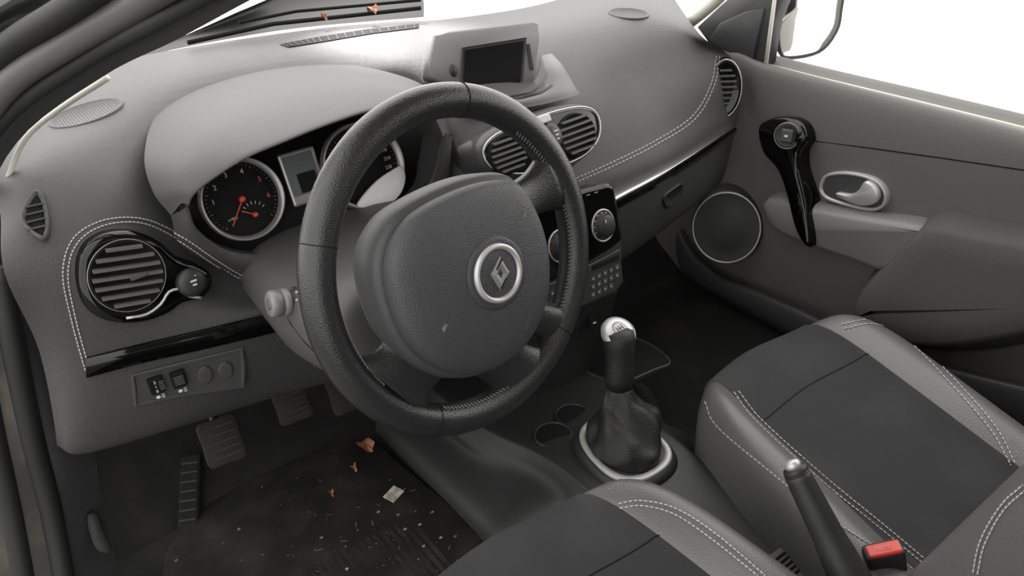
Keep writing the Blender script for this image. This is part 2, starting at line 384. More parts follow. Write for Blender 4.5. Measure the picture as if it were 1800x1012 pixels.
# ---- switch panel
f=at(330,658,db)
sp=pad('switch_panel',[f.tr(*p) for p in [(230,657),(330,632),(427,609),(432,640),(430,680),(335,694),(236,714),(232,685)]],f.n,[(-.004,0),(.002,0),(.003,.002),(.003,.004),(-.000,.006)],DASH,dash,sm=1,smooth=False)
for i,(u,v) in enumerate(((275,678),(314,667),(361,660),(397,652))):
    a,b=f.ab(u,v,.003); g=Fr(f.P(a,b,.002),f.n)
    if i<2:
        s_=box('dial_switch',g.P(0,.002,.002),(.009,.012,.004),BLACK,sp,(g.a,g.b,g.n),.002)
        if i==0:
            for j,t in enumerate('210'): text('switch_number',t,g,-.001,.009-.007*j,.0065,.006,WHITE,s_)
        mb=MB()
        for q in range(5): mb.box(g.P(.006 if i==0 else 0,-.006+q*.003+.002,.006),(g.a,g.b,g.n),(.003 if i==0 else .006,.0006,.0006))
        mb.mk('dial_ridges',GREYP,s_)
        mb=MB()
        mb.loop([g.circ(.0028,.0026,.0022,k=12,ca=-.002,cb=-.017),g.circ(.0025,.0023,.0026,k=12,ca=-.002,cb=-.017)])
        for q in range(3): mb.box(g.P(.004,-.0195+q*.0025,.0024),(g.a,g.b,g.n),(.002,.0004,.0003))
        mb.mk('lamp_symbol',WHITE,s_)
    else:
        loops('blank_button',[g.circ(.0095,.014,0,rot=-.1),g.circ(.009,.0135,.0012,rot=-.1),g.circ(.0075,.012,.0014,rot=-.1)],DASH,sp)
f=at(1180,345,db); pad('glovebox_latch',[f.tr(*p) for p in [(1165,345),(1185,328),(1198,322),(1195,340),(1178,362),(1168,362)]],f.n,[(-.002,0),(.003,0),(.004,.002),(.001,.004)],PLASTD,dash)
# ================================================================= instruments
ci=empty('instrument_cluster',(-.37,.345,.55),'dark instrument cluster with chrome-ringed dials and red needles','instrument cluster')
f=Fr(V((-.37,.348,.60)),V((0,-.93,.37)))
pad('cluster_panel',[f.tr(*p,-.004) for p in [(325,340),(420,262),(560,200),(700,180),(775,195),(775,320),(700,400),(560,440),(440,465),(345,440)]],f.n,[(-.004,0),(0,0)],BLACK,ci)
def gauge(u,v,r,lbls,needle):
    a,b=f.ab(u,v); g=Fr(f.P(a,b,0),f.n)
    d=loops('gauge',[g.circ(r,r,0),g.circ(r*.97,r*.97,.001)],BLACK,ci)
    loops('chrome_ring',[g.circ(r*1.13,r*1.13,0),g.circ(r*1.12,r*1.12,.012),g.circ(r*1.08,r*1.08,.013),g.circ(r*.99,r*.99,.001)],DIALR,d,False,False)
    mb=MB()
    for i in range(41):
        t=math.radians(225-270*i/40); rr_=r*.94; L=.0035 if i%5==0 else .0016
        c=g.P(math.cos(t)*(rr_-L/2),math.sin(t)*(rr_-L/2),.0014); e=g.a*math.cos(t)+g.b*math.sin(t)
        mb.box(c,(e,g.n.cross(e),g.n),(L/2,.0003,.0002))
    mb.mk('tick_marks',GREYM,d)
    for s_,ang,m_ in lbls:
        t=math.radians(ang); text('dial_number',s_,g,math.cos(t)*r*.74,math.sin(t)*r*.74,.0015,.0095 if len(s_)<2 else .007,m_,d)
    t=math.radians(needle); e=g.a*math.cos(t)+g.b*math.sin(t)
    mb=MB(); mb.box(g.P(0,0,.006)+e*r*.36,(e,g.n.cross(e),g.n),(r*.42,.0007,.0006)); mb.mk('needle',REDM,d)
    loops('needle_hub',[g.circ(.0040,.0040,.001,k=20),g.circ(.0040,.0040,.007,k=20),g.circ(.003,.003,.008,k=20)],REDM,d)
    return d,g
d,g=gauge(424,350,.048,[('1',170,DIALW),('2',140,DIALW),('3',105,DIALW),('4',70,DIALW),('5',30,REDM),('6',-8,REDM)],232)
g2=Fr(g.P(.010,-.024,0),g.n)
mb=MB()
for i in range(7):
    tt=math.radians(150-120*i/6); e=g.a*math.cos(tt)+g.b*math.sin(tt); mb.box(g2.P(0,0,.002)+e*.016,(e,g.n.cross(e),g.n),(.002,.0004,.0003))
mb.mk('fuel_marks',DIALW,d)
e=(g.a*math.cos(2.6)+g.b*math.sin(2.6)); mb=MB(); mb.box(g2.P(0,0,.004)+e*.008,(e,g.n.cross(e),g.n),(.010,.0007,.0005)); mb.mk('fuel_needle',REDM,d)
loops('needle_hub',[g2.circ(.0035,.0035,.001,k=16),g2.circ(.003,.003,.006,k=16)],REDM,d)
text('dial_text','x1000',g,-.019,-.021,.0015,.005,DIALW,d)
d2,g=gauge(636,292,.054,[('110',75,DIALW),('130',60,DIALW),('150',45,DIALW),('170',38,DIALW),('190',18,DIALW),('210',0,DIALW),('230',-18,DIALW)],225)
a,b=f.ab(533,310,.001); g=Fr(f.P(a,b,.001),f.n)
dp=box('trip_display',g.P(0,0,.001),(.026,.036,.003),DIALR,ci,(g.a,g.b,g.n),.004)
box('lcd_panel',g.P(-.001,.004,.0045),(.021,.027,.0005),LCDM,dp,(g.a,g.b,g.n),.0)
box('lcd_field',g.P(.003,-.008,.0052),(.013,.013,.0003),BLACK,dp,(g.a,g.b,g.n),.0)
fl=Fr(f.P(0,0,.012),f.n)
lens=[(630,363),(640,343),(665,316),(690,299),(706,292),(713,312),(706,337),(690,354),(660,363)]  # outline of the painted sun glare
lo=pad('painted_glare',[fl.tr(*p) for p in lens],fl.n,[(-.006,0),(.0,0),(.001,.001)],GLARE,ci,sm=3)  # solid pale piece standing in for sunlight reflected on the cluster glass
# ================================================================= display
f=Fr(S(860,105,'t',1.27),V((-.22,-.93,.30)))
dsp=empty('navigation_display',f.P(0,-.06,-.02),'grey pop-up navigation display with dark screen on the dash top','display screen')
hs=pad('display_housing',[f.tr(*p) for p in [(764,62),(790,55),(940,37),(948,42),(949,70),(940,140),(932,157),(880,166),(800,152),(768,144),(752,134),(756,100)]],f.n,[(-.05,.006),(-.03,0),(-.003,0),(0,.003)],GREYL,dsp,sm=1,smooth=True)
pad('screen_bezel',[f.tr(*p,.001) for p in [(812,84),(925,66),(918,152),(810,158),(810,130)]],f.n,[(-.002,0),(.002,0),(.001,.002)],PLASTD,dsp,sm=1,smooth=False)
pad('screen',[f.tr(*p,.002) for p in [(817,88),(920,72),(914,148),(815,153)]],f.n,[(0,0),(.0012,0)],SCREEN,dsp,sm=1,smooth=False)
a,b=f.ab(797,124,.001); loops('display_button',[f.circ(.006,.010,0,k=20,ca=a,cb=b),f.circ(.005,.009,.002,k=20,ca=a,cb=b)],PLASTD,dsp)
a,b=f.ab(932,100,.001); box('display_button',f.P(a,b,.001),(.003,.020,.0010),PLASTD,dsp,(f.a,f.b,f.n),.001)
pr=[row('y',[(800,186,.345),(870,193,.325),(930,188,.315),(985,176,.318),(1020,165,.330)]),
    row('y',[(800,174,.345),(870,181,.332),(930,174,.320),(982,163,.323),(1013,156,.336)]),
    row('y',[(800,168,.372),(870,172,.362),(935,162,.342),(972,146,.340),(1003,138,.352)]),
    row('y',[(800,150,.40),(870,150,.40),(940,140,.375),(965,120,.368),(988,114,.378)]),
    row('y',[(800,120,.46),(870,118,.46),(935,108,.44),(955,97,.42),(970,94,.425)])]
pb=loft('display_pod',pr,GREYP,dsp,nu=6,nv=5)
hh=[hit(u,v,pb) for u,v in ((885,172),(935,162),(955,145),(972,150),(950,165),(915,174))]
if all(hh):
    ls_=[[h[0]+h[1]*.0006 for h in hh],[h[0]+h[1]*.0012 for h in hh]]
    loops('pod_recess',ls_,PLASTD,pb)
# ================================================================= centre stack
stk=empty('center_stack',(CX,.21,.15),'centre stack with climate dials in piano black and a car radio','car console')
f=Fr(V((CX,.215,.45)),V((0,-.97,.24)))
pad('stack_body',[f.tr(*p) for p in [(880,420),(895,380),(1000,340),(1068,322),(1078,333),(1090,400),(1097,435),(1096,500),(1085,518),(985,560),(930,590),(890,560)]],f.n,[(-.12,.010),(-.02,.002),(-.008,.001),(-.001,.005)],PLASTD,stk,sm=1,smooth=False)
cp=pad('climate_panel',[f.tr(*p,.001) for p in [(890,415),(900,385),(1000,340),(1050,326),(1070,323),(1080,340),(1090,405),(1087,425),(1050,450),(985,485),(900,515)]],f.n,[(-.010,0),(.001,0),(.003,.002),(.0045,.006)],GLOSS,stk,sm=2,smooth=False)
for u,v,r in ((1060,396,.021),(985,432,.021),(915,462,.021)):
    a,b=f.ab(u,v,.006); g=Fr(f.P(a,b,.0055),f.n)
    k_=loops('climate_knob',[g.circ(r,r*1.15,-.003),g.circ(r,r*1.15,.001),g.circ(r*.76,r*.85,.002),g.circ(r*.74,r*.82,.012),g.circ(r*.6,r*.68,.014)],PLASTD,cp)
    tube('chrome_ring',g.circ(r*1.04,r*1.19,.001),.0015,SATIN,k_,k=8,closed=True)
    mb=MB()
    for i in range(9):
        t=math.radians(200-220*i/8); mb.box(g.P(math.cos(t)*r*.88,math.sin(t)*r*1.0,.002),(g.a,g.b,g.n),(.0009,.0009,.0003))
    mb.mk('dial_marking',WHITE if u!=985 else REDM,k_)
    mb=MB()
    for i in range(24):
        t=2*math.pi*i/24; e=g.a*math.cos(t)+g.b*math.sin(t); mb.box(g.P(math.cos(t)*r*.74,math.sin(t)*r*.83,.008),(e,g.n.cross(e),g.n),(.0006,.0006,.004))
    mb.mk('knob_ribs',PLAST,k_)
    mb=MB(); mb.box(g.P(-r*.2,r*.45,.0143),(g.a,g.b,g.n),(.0008,.0028,.0003)); mb.mk('knob_pointer',WHITE,k_)
mb=MB()
for i in range(3): mb.box(f.tr(1020+i*14,347-i*4.5,.0056),((f.tr(1060,337)-f.tr(1000,357)).normalized(),f.b,f.n),(.0035,.0008,.0003))
mb.mk('panel_marking',GREYM,cp)
rd=pad('radio',[f.tr(*p,.001) for p in [(905,520),(985,490),(1088,437),(1094,495),(1080,512),(985,555),(930,575)]],f.n,[(-.001,0),(.002,0),(.003,.002)],PLASTD,stk,sm=1,smooth=False); lab(rd,'dark grey car radio with small buttons')
ex=(f.tr(1088,455)-f.tr(990,498)).normalized(); ey=f.n.cross(ex)
p=f.tr(1065,461,.004); box('disc_slot',p,(.028,.004,.0015),BLACK,rd,(ex,ey,f.n),.001)
for (u,v) in [(1043+i*10.5,490-i*5) for i in range(5)]+[(1043+i*10.5,504-i*5) for i in range(5)]+[(1043+i*10.5,518-i*5) for i in range(4)]+[(972+i*11,516-i*5) for i in range(5)]+[(972+i*11,531-i*5) for i in range(5)]+[(975+i*11,546-i*5) for i in range(4)]:
    bt=box('radio_button',f.tr(u,v,.0042),(.0046,.0042,.0008),PLAST,rd,(ex,ey,f.n),.0008)
    mb=MB(); mb.box(f.tr(u,v,.0052),(ex,ey,f.n),(.0016,.0005,.0002)); mb.mk('button_marking',WHITE,bt)
loft('stack_lower',[row('y',[(905,560,.226),(985,552,.226),(1086,510,.226)]),row('y',[(930,620,.25),(1000,600,.25),(1072,565,.25)]),row('y',[(940,690,.28),(1010,670,.28),(1065,620,.28)])],PLASTD,stk,nu=4,nv=4)
f2=Fr(S(1040,562,'y',.236),V((0,-.95,.25))); box('usb_socket',f2.o,(.009,.013,.006),BLACK,stk,(f2.a,f2.b,f2.n),.002)
box('socket_light',f2.P(0,-.004,.0065),(.003,.001,.001),WHITE,stk,(f2.a,f2.b,f2.n),0)
# ================================================================= tunnel console
con=empty('center_console',(CX,0,0),'dark centre tunnel console with cup holders and front tray','car console')
secs=[]
for y,zt,wb,wt in ((.52,.10,1,1.35),(.36,.108,1,1.35),(.26,.114,1,1.25),(.17,.125,1,1.05),(.10,.135,1,1),(.02,.14,.62,1),(-.1,.138,.3,.8),(-.2,.136,.2,.6),(-.35,.135,.2,.52),(-.75,.13,.2,.5)):
    l=[]
    for x,z in ((-.215,0),(-.20,.04),(-.15,.075),(-.108,.10),(-.095,.128),(-.08,.14),(0,.138),(.08,.14),(.092,.128),(.10,.10),(.15,.07),(.2,.03),(.215,0)):
        s_=wt if abs(x)<.11 else wb
        if x>0 and y>.2: s_=1.75 if abs(x)<.11 else 1.25
        lim=.093*wt
        if abs(x)>=.11 and abs(x*s_)<lim*1.02: s_=lim*1.02/abs(x)
        l.append(V((CX+x*s_,y,z*zt/.14)))
    secs.append(l)
cb=loft('console_body',secs,PLASTD,con,nu=4,nv=5)
for (x,y,r) in ((-.112,.175,.031),(-.052,.197,.029)):
    h=BV[cb].ray_cast(V((x,y,.5)),V((0,0,-1)))
    g=Fr(h[0],Z,Y)
    lab(loops('cup_holder',[g.circ(r*1.05,r*1.05,-.006),g.circ(r*1.03,r*1.03,.002),g.circ(r*.98,r*.98,.0035),g.circ(r*.94,r*.94,.003),g.circ(r*.92,r*.92,.0002)],PLASTD,con,False,False),'round cup holder rim')
    loops('well_shade',[g.circ(r*.93,r*.93,.0012),g.circ(r*.86,r*.86,.0014)],BLACK,con)  # flat black disc, paints the shaded depth of the holder
f=Fr(V((CX,.3,.116)),Z,Y)
to=[(1010,640),(1020,612),(1085,588),(1140,602),(1180,636),(1150,652),(1090,676),(1060,668)]
lab(pad('front_tray',[f.tr(*p) for p in to],Z,[(-.012,0),(.001,0),(.003,.002),(.003,.004),(-.002,.006)],PLASTD,con),'shallow tray rim')
pad('tray_mat',[f.tr(*p) for p in to],Z,[(-.001,.0065),(.0005,.008)],BLACK,con)
f=Fr(S(1388,990,'z',.15),V((0,-.1,1)),Y)
cs=box('console_switch_panel',f.P(-.002,-.01,-.002),(.028,.034,.008),GREYP,con,(f.a,f.b,f.n),.006)
mb=MB()
for i in range(5): mb.box(f.P(-.006,.012-.007*i,.0065),(f.a,f.b,f.n),(.011,.0016,.0008))
mb.mk('grille_slots',BLACK,cs)
# ---- gear shifter
gs=empty('gear_shifter',(-.06,.07,.14),'gear lever with black leather boot, silver ring and chrome-topped knob','gear lever')
g=Fr(V((-.066,.058,.142)),V((0,-.04,1)),Y)
def oval(g,ra,rb,h,ca=0,cb=0,k=64,sq=2.5):
    o=[]
    for i in range(k):
        t=2*math.pi*i/k; c,s_=math.cos(t),math.sin(t)
        y=rb*abs(s_)**(2/sq)*math.copysign(1,s_); x=ra*abs(c)**(2/sq)*math.copysign(1,c)*(1-.15*(y/rb)); o.append(g.P(ca+x,cb+y,h))
    return o
lab(loops('shifter_bezel',[oval(g,.067,.088,-.03),oval(g,.066,.086,.0),oval(g,.062,.080,.010),oval(g,.054,.070,.013)],PLASTD,gs,False,True),'dark plastic base')
lab(loops('boot_ring',[oval(g,.059,.076,.012),oval(g,.0585,.0755,.0145),oval(g,.0570,.0740,.0158),oval(g,.0500,.0660,.0160),oval(g,.0485,.0645,.012)],SILV,gs,False,False),'flat satin silver ring')
bp_=[(V((-.066,.058,.154)),.049,.065),(V((-.061,.060,.168)),.053,.062),(V((-.052,.062,.184)),.053,.053),(V((-.048,.066,.200)),.049,.045),(V((-.051,.072,.215)),.037,.034),(V((-.053,.078,.230)),.026,.025),(V((-.051,.083,.252)),.019,.019)]
ls=[]
for j,(c,ra,rb) in enumerate(bp_):
    l=[]
    for i in range(72):
        t=2*math.pi*i/72; k0=0 if j in(0,6) else 1
        wob=1+(.05*math.sin(4*t+j*.5)+.035*math.sin(7*t-j*.7)+.02*math.sin(11*t+j*.6))*k0
        l.append(c+V((ra*math.cos(t)*wob,rb*math.sin(t)*wob,.007*math.sin(3*t+j*1.3)*k0)))
    ls.append(l)
cols=[cr([l[i] for l in ls],5) for i in range(72)]; ls=[[c[j] for c in cols] for j in range(len(cols[0]))]
loops('shifter_boot',ls,BOOTM,gs)
kp=[V((-.051,.083,.245)),V((-.048,.086,.265)),V((-.046,.088,.285)),V((-.044,.090,.30)),V((-.042,.093,.318)),V((-.041,.095,.330)),V((-.040,.096,.340)),V((-.040,.097,.343))]
tube('shifter_knob',kp,[.020,.0230,.0215,.0218,.0240,.0248,.021,.012],BOOTM,gs,k=20)
g=Fr(V((-.040,.096,.3415)),V((-.08,-.42,1)),Y)
kc=loops('knob_cap',[g.circ(.0250,.0265,-.013),g.circ(.0262,.0282,-.007),g.circ(.0245,.0265,-.001),g.circ(.018,.020,.003),g.circ(.009,.010,.0045),g.circ(.003,.003,.005)],SATIN,gs); lab(kc,'satin chrome knob cap with shift pattern')
lab(loops('pattern_disc',[g.circ(.0115,.0135,.0030),g.circ(.0112,.0132,.0052),g.circ(.006,.007,.0056)],SILV,kc),'grey shift pattern disc')
mb=MB()
for x in (-.005,0,.005): mb.box(g.P(x,0,.0058),(g.a,g.b,g.n),(.0004,.005,.0003))
mb.box(g.P(0,0,.0058),(g.a,g.b,g.n),(.005,.0004,.0003)); mb.mk('shift_pattern',BLACK,kc)
# ---- handbrake
HX=-.10
hb=empty('handbrake',(HX,-.36,.13),'black handbrake lever with chrome release button','handbrake')
ht=S(1400,830,'x',HX); hm=S(1435,900,'x',HX); hb_=S(1478,985,'x',HX)
pts=cr([hb_+(hb_-hm)*1.2,hb_,hm,ht],6)
tube('handbrake_grip',pts,[.028-.010*i/9 if i<9 else .018-.0032*(i-9)/9 for i in range(len(pts))],PLASTD,hb,k=20)
dr=(ht-hm).normalized()
tube('handbrake_collar',[ht-dr*.002,ht+dr*.006],[.0150,.0135],PLASTD,hb,k=20)
tube('release_button',[ht+dr*.004,ht+dr*.010,ht+dr*.0135,ht+dr*.015],[.0092,.0092,.0078,.004],SATIN,hb,k=18)
# ---- buckle
def buckle(u,v,x):
    p=S(u,v,'x',x); ax3=V((-.2,.15,.95)).normalized(); ax1=(R-ax3*R.dot(ax3)).normalized(); ax2=ax3.cross(ax1)
    e=empty('seat_belt_buckle',p-ax3*.1,'black seat belt buckle with red release button','seat belt buckle')
    box('buckle_body',p-ax3*.040,(.0225,.012,.040),PLASTD,e,(ax1,ax2,ax3),.005)
    b_=box('release_button',p+ax3*.001-ax2*.003,(.0190,.0085,.003),REDB,e,(ax1,ax2,ax3),.002)
    fr=Fr(p+ax3*.0045,ax3,ax2); fr.b=ax2; fr.a=ax1
    text('button_text','PRESS',fr,0,-.004,0,.0075,PINK,b_)
    box('buckle_stalk',p-ax3*.11,(.016,.006,.035),BLACK,e,(ax1,ax2,ax3),.003)
    return e
buckle(1552,963,-.035)
# ================================================================= steering column
N=V((.125,-.957,.25)).normalized()
WC=S(811,462,'t',.867)
fw_=Fr(WC,N)
col=empty('steering_column',WC-N*.2,'grey plastic steering column shroud with indicator stalk','steering column')
secs=[]
cc=V((-.362,0,.50))
for y,w,ht_,dz in ((.36,.135,.064,.012),(.28,.140,.068,.008),(.20,.143,.072,0),(.14,.135,.072,.0),(.10,.115,.062,.003),(.085,.09,.045,.005),(.082,.02,.02,.005)):
    l=[]
    for i in range(28):
        t=2*math.pi*i/28; c,s_=math.cos(t),math.sin(t)
        x=abs(c)**.55*math.copysign(1,c)*w*(1 if s_>0 else 1-.25*abs(s_)); z=abs(s_)**.6*math.copysign(1,s_)*ht_*(1 if s_>0 else 1.25)
        l.append(V((cc.x+x,y,cc.z+z+dz-(y-.2)*.15)))
    secs.append(l)
cols=[cr([l[i] for l in secs],4) for i in range(28)]; ls=[[c[j] for c in cols] for j in range(len(cols[0]))]
csh=loops('column_shroud',ls,mat('shroud_plastic',(.065,.064,.064),.5,bump=.3,scale=700),col,True,True)
sm_=[]
for u,v in ((500,545),(512,570),(535,600),(560,625),(590,645)):
    h=hit(u,v,csh)
    if h: sm_.append(h[0])
if len(sm_)>1: tube('shroud_seam',sm_,.0009,BLACK,col,k=6)
A=S(585,518,'y',.17); B=S(472,535,'y',.170)
def sp(t): return A.lerp(B,t)
sto=tube('indicator_stalk',[sp(t) for t in (0,.3,.36,.4,.6,.62,.72,.74)],[.013,.013,.016,.0165,.0165,.013,.013,.010],PLASTD,col,k=20)
tp=lab(tube('stalk_tip',[sp(t) for t in (.70,.705,.72,.80,.81,.83,.84,.965,.985,.99)],[.010,.0150,.0160,.0160,.0138,.0138,.0160,.0160,.0145,.0142],GREYL,sto,k=24),'grey rotary stalk end with a ring groove')
tube('tip_button',[sp(t) for t in (.985,1.0,1.005)],[.007,.0068,.004],GREYP,tp,k=16)
mb=MB()
for i in range(3): 
    for j in range(2): mb.box(S(522+i*9,513+i*1.0+j*14,'y',.153),(X,Z,Y),(.0018,.0010,.0004))
mb.mk('stalk_symbols',WHITE,sto)
# ================================================================= steering wheel
sw=empty('steering_wheel',WC-N*.05,'black leather steering wheel with silver-ringed diamond emblem','steering wheel')
RW,rw=.1675,.0178
rim=tube('rim',fw_.circ(RW,RW,0,k=96),rw,LEATH,sw,k=20,closed=True,up=N)
def pang(u,v):
    a,b=fw_.ab(u,v); return math.atan2(b,a)
def cuff(t):
    e=fw_.a*math.cos(t)+fw_.b*math.sin(t); c=fw_.o+e*RW
    return [c+e*(rw+.0002)*math.cos(q*math.pi/12)+fw_.n*(rw+.0002)*math.sin(q*math.pi/12) for q in range(24)]
for (u,v) in ((808,175),(562,432),(1010,600),(760,740)):
    tube('rim_seam',cuff(pang(u,v)),.0005,BLACK,rim,k=6,closed=True)
fh=Fr(WC+N*.040,N)
hp=[(700,418),(728,380),(780,348),(838,325),(890,317),(918,325),(940,360),(957,402),(967,452),(967,505),(956,553),(932,600),(894,638),(845,658),(795,656),(750,633),(715,590),(694,535),(685,485),(688,450)]
P0=[fh.tr(*p) for p in hp]
adp=lab(dome('airbag_pad',P0,N,[(-.014,1.0),(-.010,1.003),(-.006,1.0),(-.002,.99),(.002,.965),(.0065,.91),(.010,.80),(.0135,.62),(.0158,.40),(.0168,.2),(.017,.05)],PADM,sw,sm=5),'charcoal airbag cover')
lab(dome('hub_housing',P0,N,[(-.085,.84),(-.066,1.0),(-.045,1.075),(-.030,1.085),(-.020,1.065),(-.014,1.025),(-.0135,.97)],PLAST,sw,sm=5),'grey hub housing behind the airbag cover')
fe=Fr(WC+N*.0572,N); a,b=fe.ab(874,480); ge=Fr(fe.P(a,b,0),N); 
loops('emblem_dish',[ge.circ(.038,.038,-.003),ge.circ(.037,.037,.0003),ge.circ(.033,.033,.0008),ge.circ(.029,.029,.0008)],PADM,sw)
er=loops('emblem_ring',[ge.circ(.0305,.0305,-.001),ge.circ(.0300,.0300,.004),ge.circ(.0280,.0280,.0052),ge.circ(.0258,.0258,.0048),ge.circ(.0245,.0245,.002)],SATIN,sw,False,False)
loops('emblem_disc',[ge.circ(.0248,.0248,.002),ge.circ(.018,.018,.003),ge.circ(.005,.005,.0035)],PADM,sw)
rot=math.radians(-16)
def q(x,y,h): return ge.P(x*math.cos(rot)-y*math.sin(rot),x*math.sin(rot)+y*math.cos(rot),h)
def dm(w,h,hh,dx=0,dy=0): return [q(x+dx,y+dy,hh) for x,y in ((0,h),(w,0),(0,-h),(-w,0))]
mb=MB(); mb.loop([dm(.0120,.0172,.003),dm(.0120,.0172,.0050),dm(.0075,.0108,.0075),dm(.0030,.0046,.0055),dm(.0030,.0046,.003)],False,False)
mb.mk('diamond_emblem',mat('emblem_metal',(.34,.34,.33),.35,.7),sw)
mb=MB()
for (x1,y1,x2,y2) in ((.0012,.0152,-.0060,.0045),(-.0012,-.0152,.0060,-.0045)):
    c=(q(x1,y1,.0062)+q(x2,y2,.0072))/2; e=(q(x2,y2,0)-q(x1,y1,0)); mb.box(c,(e.normalized(),N.cross(e.normalized()),N),(e.length/2,.0006,.0006))
mb.mk('emblem_groove',BLACK,sw)
th=math.radians(50)
for (u,v) in ((922,378),(782,577)):
    mb=MB(); h=hit(u,v,adp); hp0=h[0]
    e=fw_.a*math.cos(th)+fw_.b*math.sin(th); g_=N.cross(e)
    mb.box(hp0,(e,g_,N),(.0035,.0004,.0008)); mb.box(hp0+e*.0035,(e,g_,N),(.0004,.0026,.0008)); mb.box(hp0+g_*.002,(e,g_,N),(.002,.0004,.0008))
    mb.mk('horn_symbol',GREYM,sw)
h=hit(928,562,adp); fx=Fr(h[0],h[1]); text('airbag_text','AIRBAG',fx,0,0,.0004,.0068,GREYP,sw,rot=math.radians(60))
def spoke(pin,pout,w0,w1,h0=.012,th0=.014,pinch=.18,flare=.02):
    a=fw_.tr(*pin,h0); b=fw_.tr(*pout,0); d=(b-a); wdir=N.cross(d.normalized())
    ls=[]
    for i in range(17):
        t=i/16; c=a+d*t - N*.006*math.sin(math.pi*t)
        w=w0*(1-t)+w1*t-(min(w0,w1)*pinch)*math.sin(math.pi*t)**1.2+ (flare*(max(0,t-.6)/.4)**2)
        tk=th0*(1-t)+.0145*t
        ls.append([c+wdir*w*(abs(math.cos(k*math.pi/12))**.7*math.copysign(1,math.cos(k*math.pi/12)))+N*tk*math.sin(k*math.pi/12) for k in range(24)])
    return loops('spoke',ls,LEATH,sw,True,True)
spoke((775,580),(688,688),.054,.044)
spoke((880,390),(968,318),.034,.026,flare=.012)
spoke((890,540),(990,573),.028,.022,flare=.008)
spoke((850,590),(920,665),.044,.036,flare=.010)
def rimst(t0,t1):
    mb=MB(); n=int(abs(t1-t0)*RW/.0048)
    for i in range(n):
        t=t0+(t1-t0)*i/n; e=fw_.a*math.cos(t)+fw_.b*math.sin(t); tt=fw_.n.cross(e)
        ph=math.radians(32); c=fw_.o+e*(RW-(rw+.0005)*math.cos(ph))+fw_.n*(rw+.0005)*math.sin(ph)
        dd=(tt*.6+(e*math.sin(ph)+fw_.n*math.cos(ph))).normalized()
        mb.box(c,(dd,dd.cross(e).normalized(),e),(.0022,.0005,.0005))
    mb.mk('rim_stitching',GREYL,rim)['kind']='stuff'
def uw(a,b):
    while b<a: b+=2*math.pi
    return a,b
rimst(*uw(pang(1000,560),pang(900,215)))
rimst(*uw(pang(770,735),pang(950,670)))
rimst(*uw(pang(575,560),pang(660,690)))
# ================================================================= seats
def seat(cx,y0,hw,zt,label,back_y,zb=.06,sh=0,br=1):
    e=empty('car_seat',(cx,y0-.25,0),label,'car seat')
    prof=[(-1.0,-.99),(-1.03,-.6),(-1.0,-.10),(-.93,.10),(-.80,.15),(-.66,.08),(-.5,-.02),(0,-.05),(.5,-.02),(.66,.08),(.80,.15),(.93,.10),(1.0,-.10),(1.03,-.6),(1,-.99)]
    rws=[(.0,.86,0.05,1),(.018,.90,.35,1),(.016,.93,.68,1),(-.004,.95,.90,1),(-.04,.97,.985,1),(-.11,1,1.0,.9),(-.25,1.0,.98,.5),(-.38,1,.95,.2),(-.50,1,.93,0)]
    H=zt-zb
    def pt(s,o,r,up=0):
        dy,w,l,c=r
        if l<=.95 and o>-.5: o=o*max(0,(l-.6)/.35)
        z=zb+ (H*(1+o))*l if o>-.98 else zb
        return V((cx+s*hw*w+sh*dy,y0+dy-.075*c*abs(s)**2.4,z+up))
    rr=[[pt(s,o,r) for s,o in prof] for r in rws]
    cu=loft('seat_cushion',rr,SEATL,e,nu=4,nv=5)
    # fabric centre lies just above the cushion skin (same grid columns, lifted)
    G=grid(rr,4,5); c0,c1=4*5+1,4*9+1-2
    sub=[]
    for j in range(len(G)):
        rw_=G[j][c0:c1+1]; n_=len(rw_); o=[]
        for i,p in enumerate(rw_):
            ed=min(i,n_-1-i); up=.0035 if ed>0 else -.001
            o.append(p+V((0,up*.6 if j<16 else 0,up if j>8 else up*.3)))
        sub.append(o)
    vs,fs=gridmesh(sub); fi=mk('seat_insert',vs,fs,FABR,e); lab(fi,'dark fabric centre panel')
    mb=MB(); j=5*5+1
    for i in range(len(sub[0])-1):
        a,b=sub[j][i],sub[j][i+1]; d=(b-a).normalized(); mb.box((a+b)/2+Z*.0003,(d,Z.cross(d),Z),((b-a).length/2,.0010,.0003))
    mb.mk('seat_seam',BLACK,fi)
    pb=[(-1.02,-.10),(-1.04,-.02),(-.98,.05),(-.85,.075),(-.68,.05),(-.5,.01),(0,0),(.5,.01),(.68,.05),(.85,.075),(.98,.05),(1.04,-.02),(1.02,-.10)]
    rb=[]
    for t,w in ((0,.95),(.08,1),(.3,1.04),(.6,1.02),(.85,.85),(.97,.7),(1.0,.5)):
        z=zt-.06+t*.62; yb=back_y-t*.20
        rb.append([V((cx+sh*(back_y-y0)*br+s*hw*w,yb+o*(1 if t<.97 else .2)*.9,z)) for s,o in pb])
    bk=loft('backrest',rb,SEATL,e,nu=4,nv=5)
    return e,cu,fi,bk
e1,cu1,fi1,bk1=seat(.222,.055,.208,.225,'grey leather passenger seat with dark fabric centre beside the door',-.425,sh=.22,br=.9)
e2,cu2,fi2,bk2=seat(-.372,-.025,.215,.262,'grey leather driver seat with dark fabric centre and stitched bolsters',-.60,sh=-.06)
for e in (e1,e2): e['group']='front car seats'
stitch('stitching',[[(1290,690),(1330,742),(1440,842),(1550,932),(1630,998)],[(1298,688),(1339,739),(1449,838),(1559,928),(1640,996)],
 [(1240,706),(1262,750),(1350,825),(1450,905),(1560,975),(1620,1010)],
 [(1480,570),(1540,562),(1600,590),(1680,670),(1750,750),(1785,815)],[(1484,578),(1540,570),(1595,598),(1672,676),(1742,756),(1777,818)]],[cu1,fi1],e1)
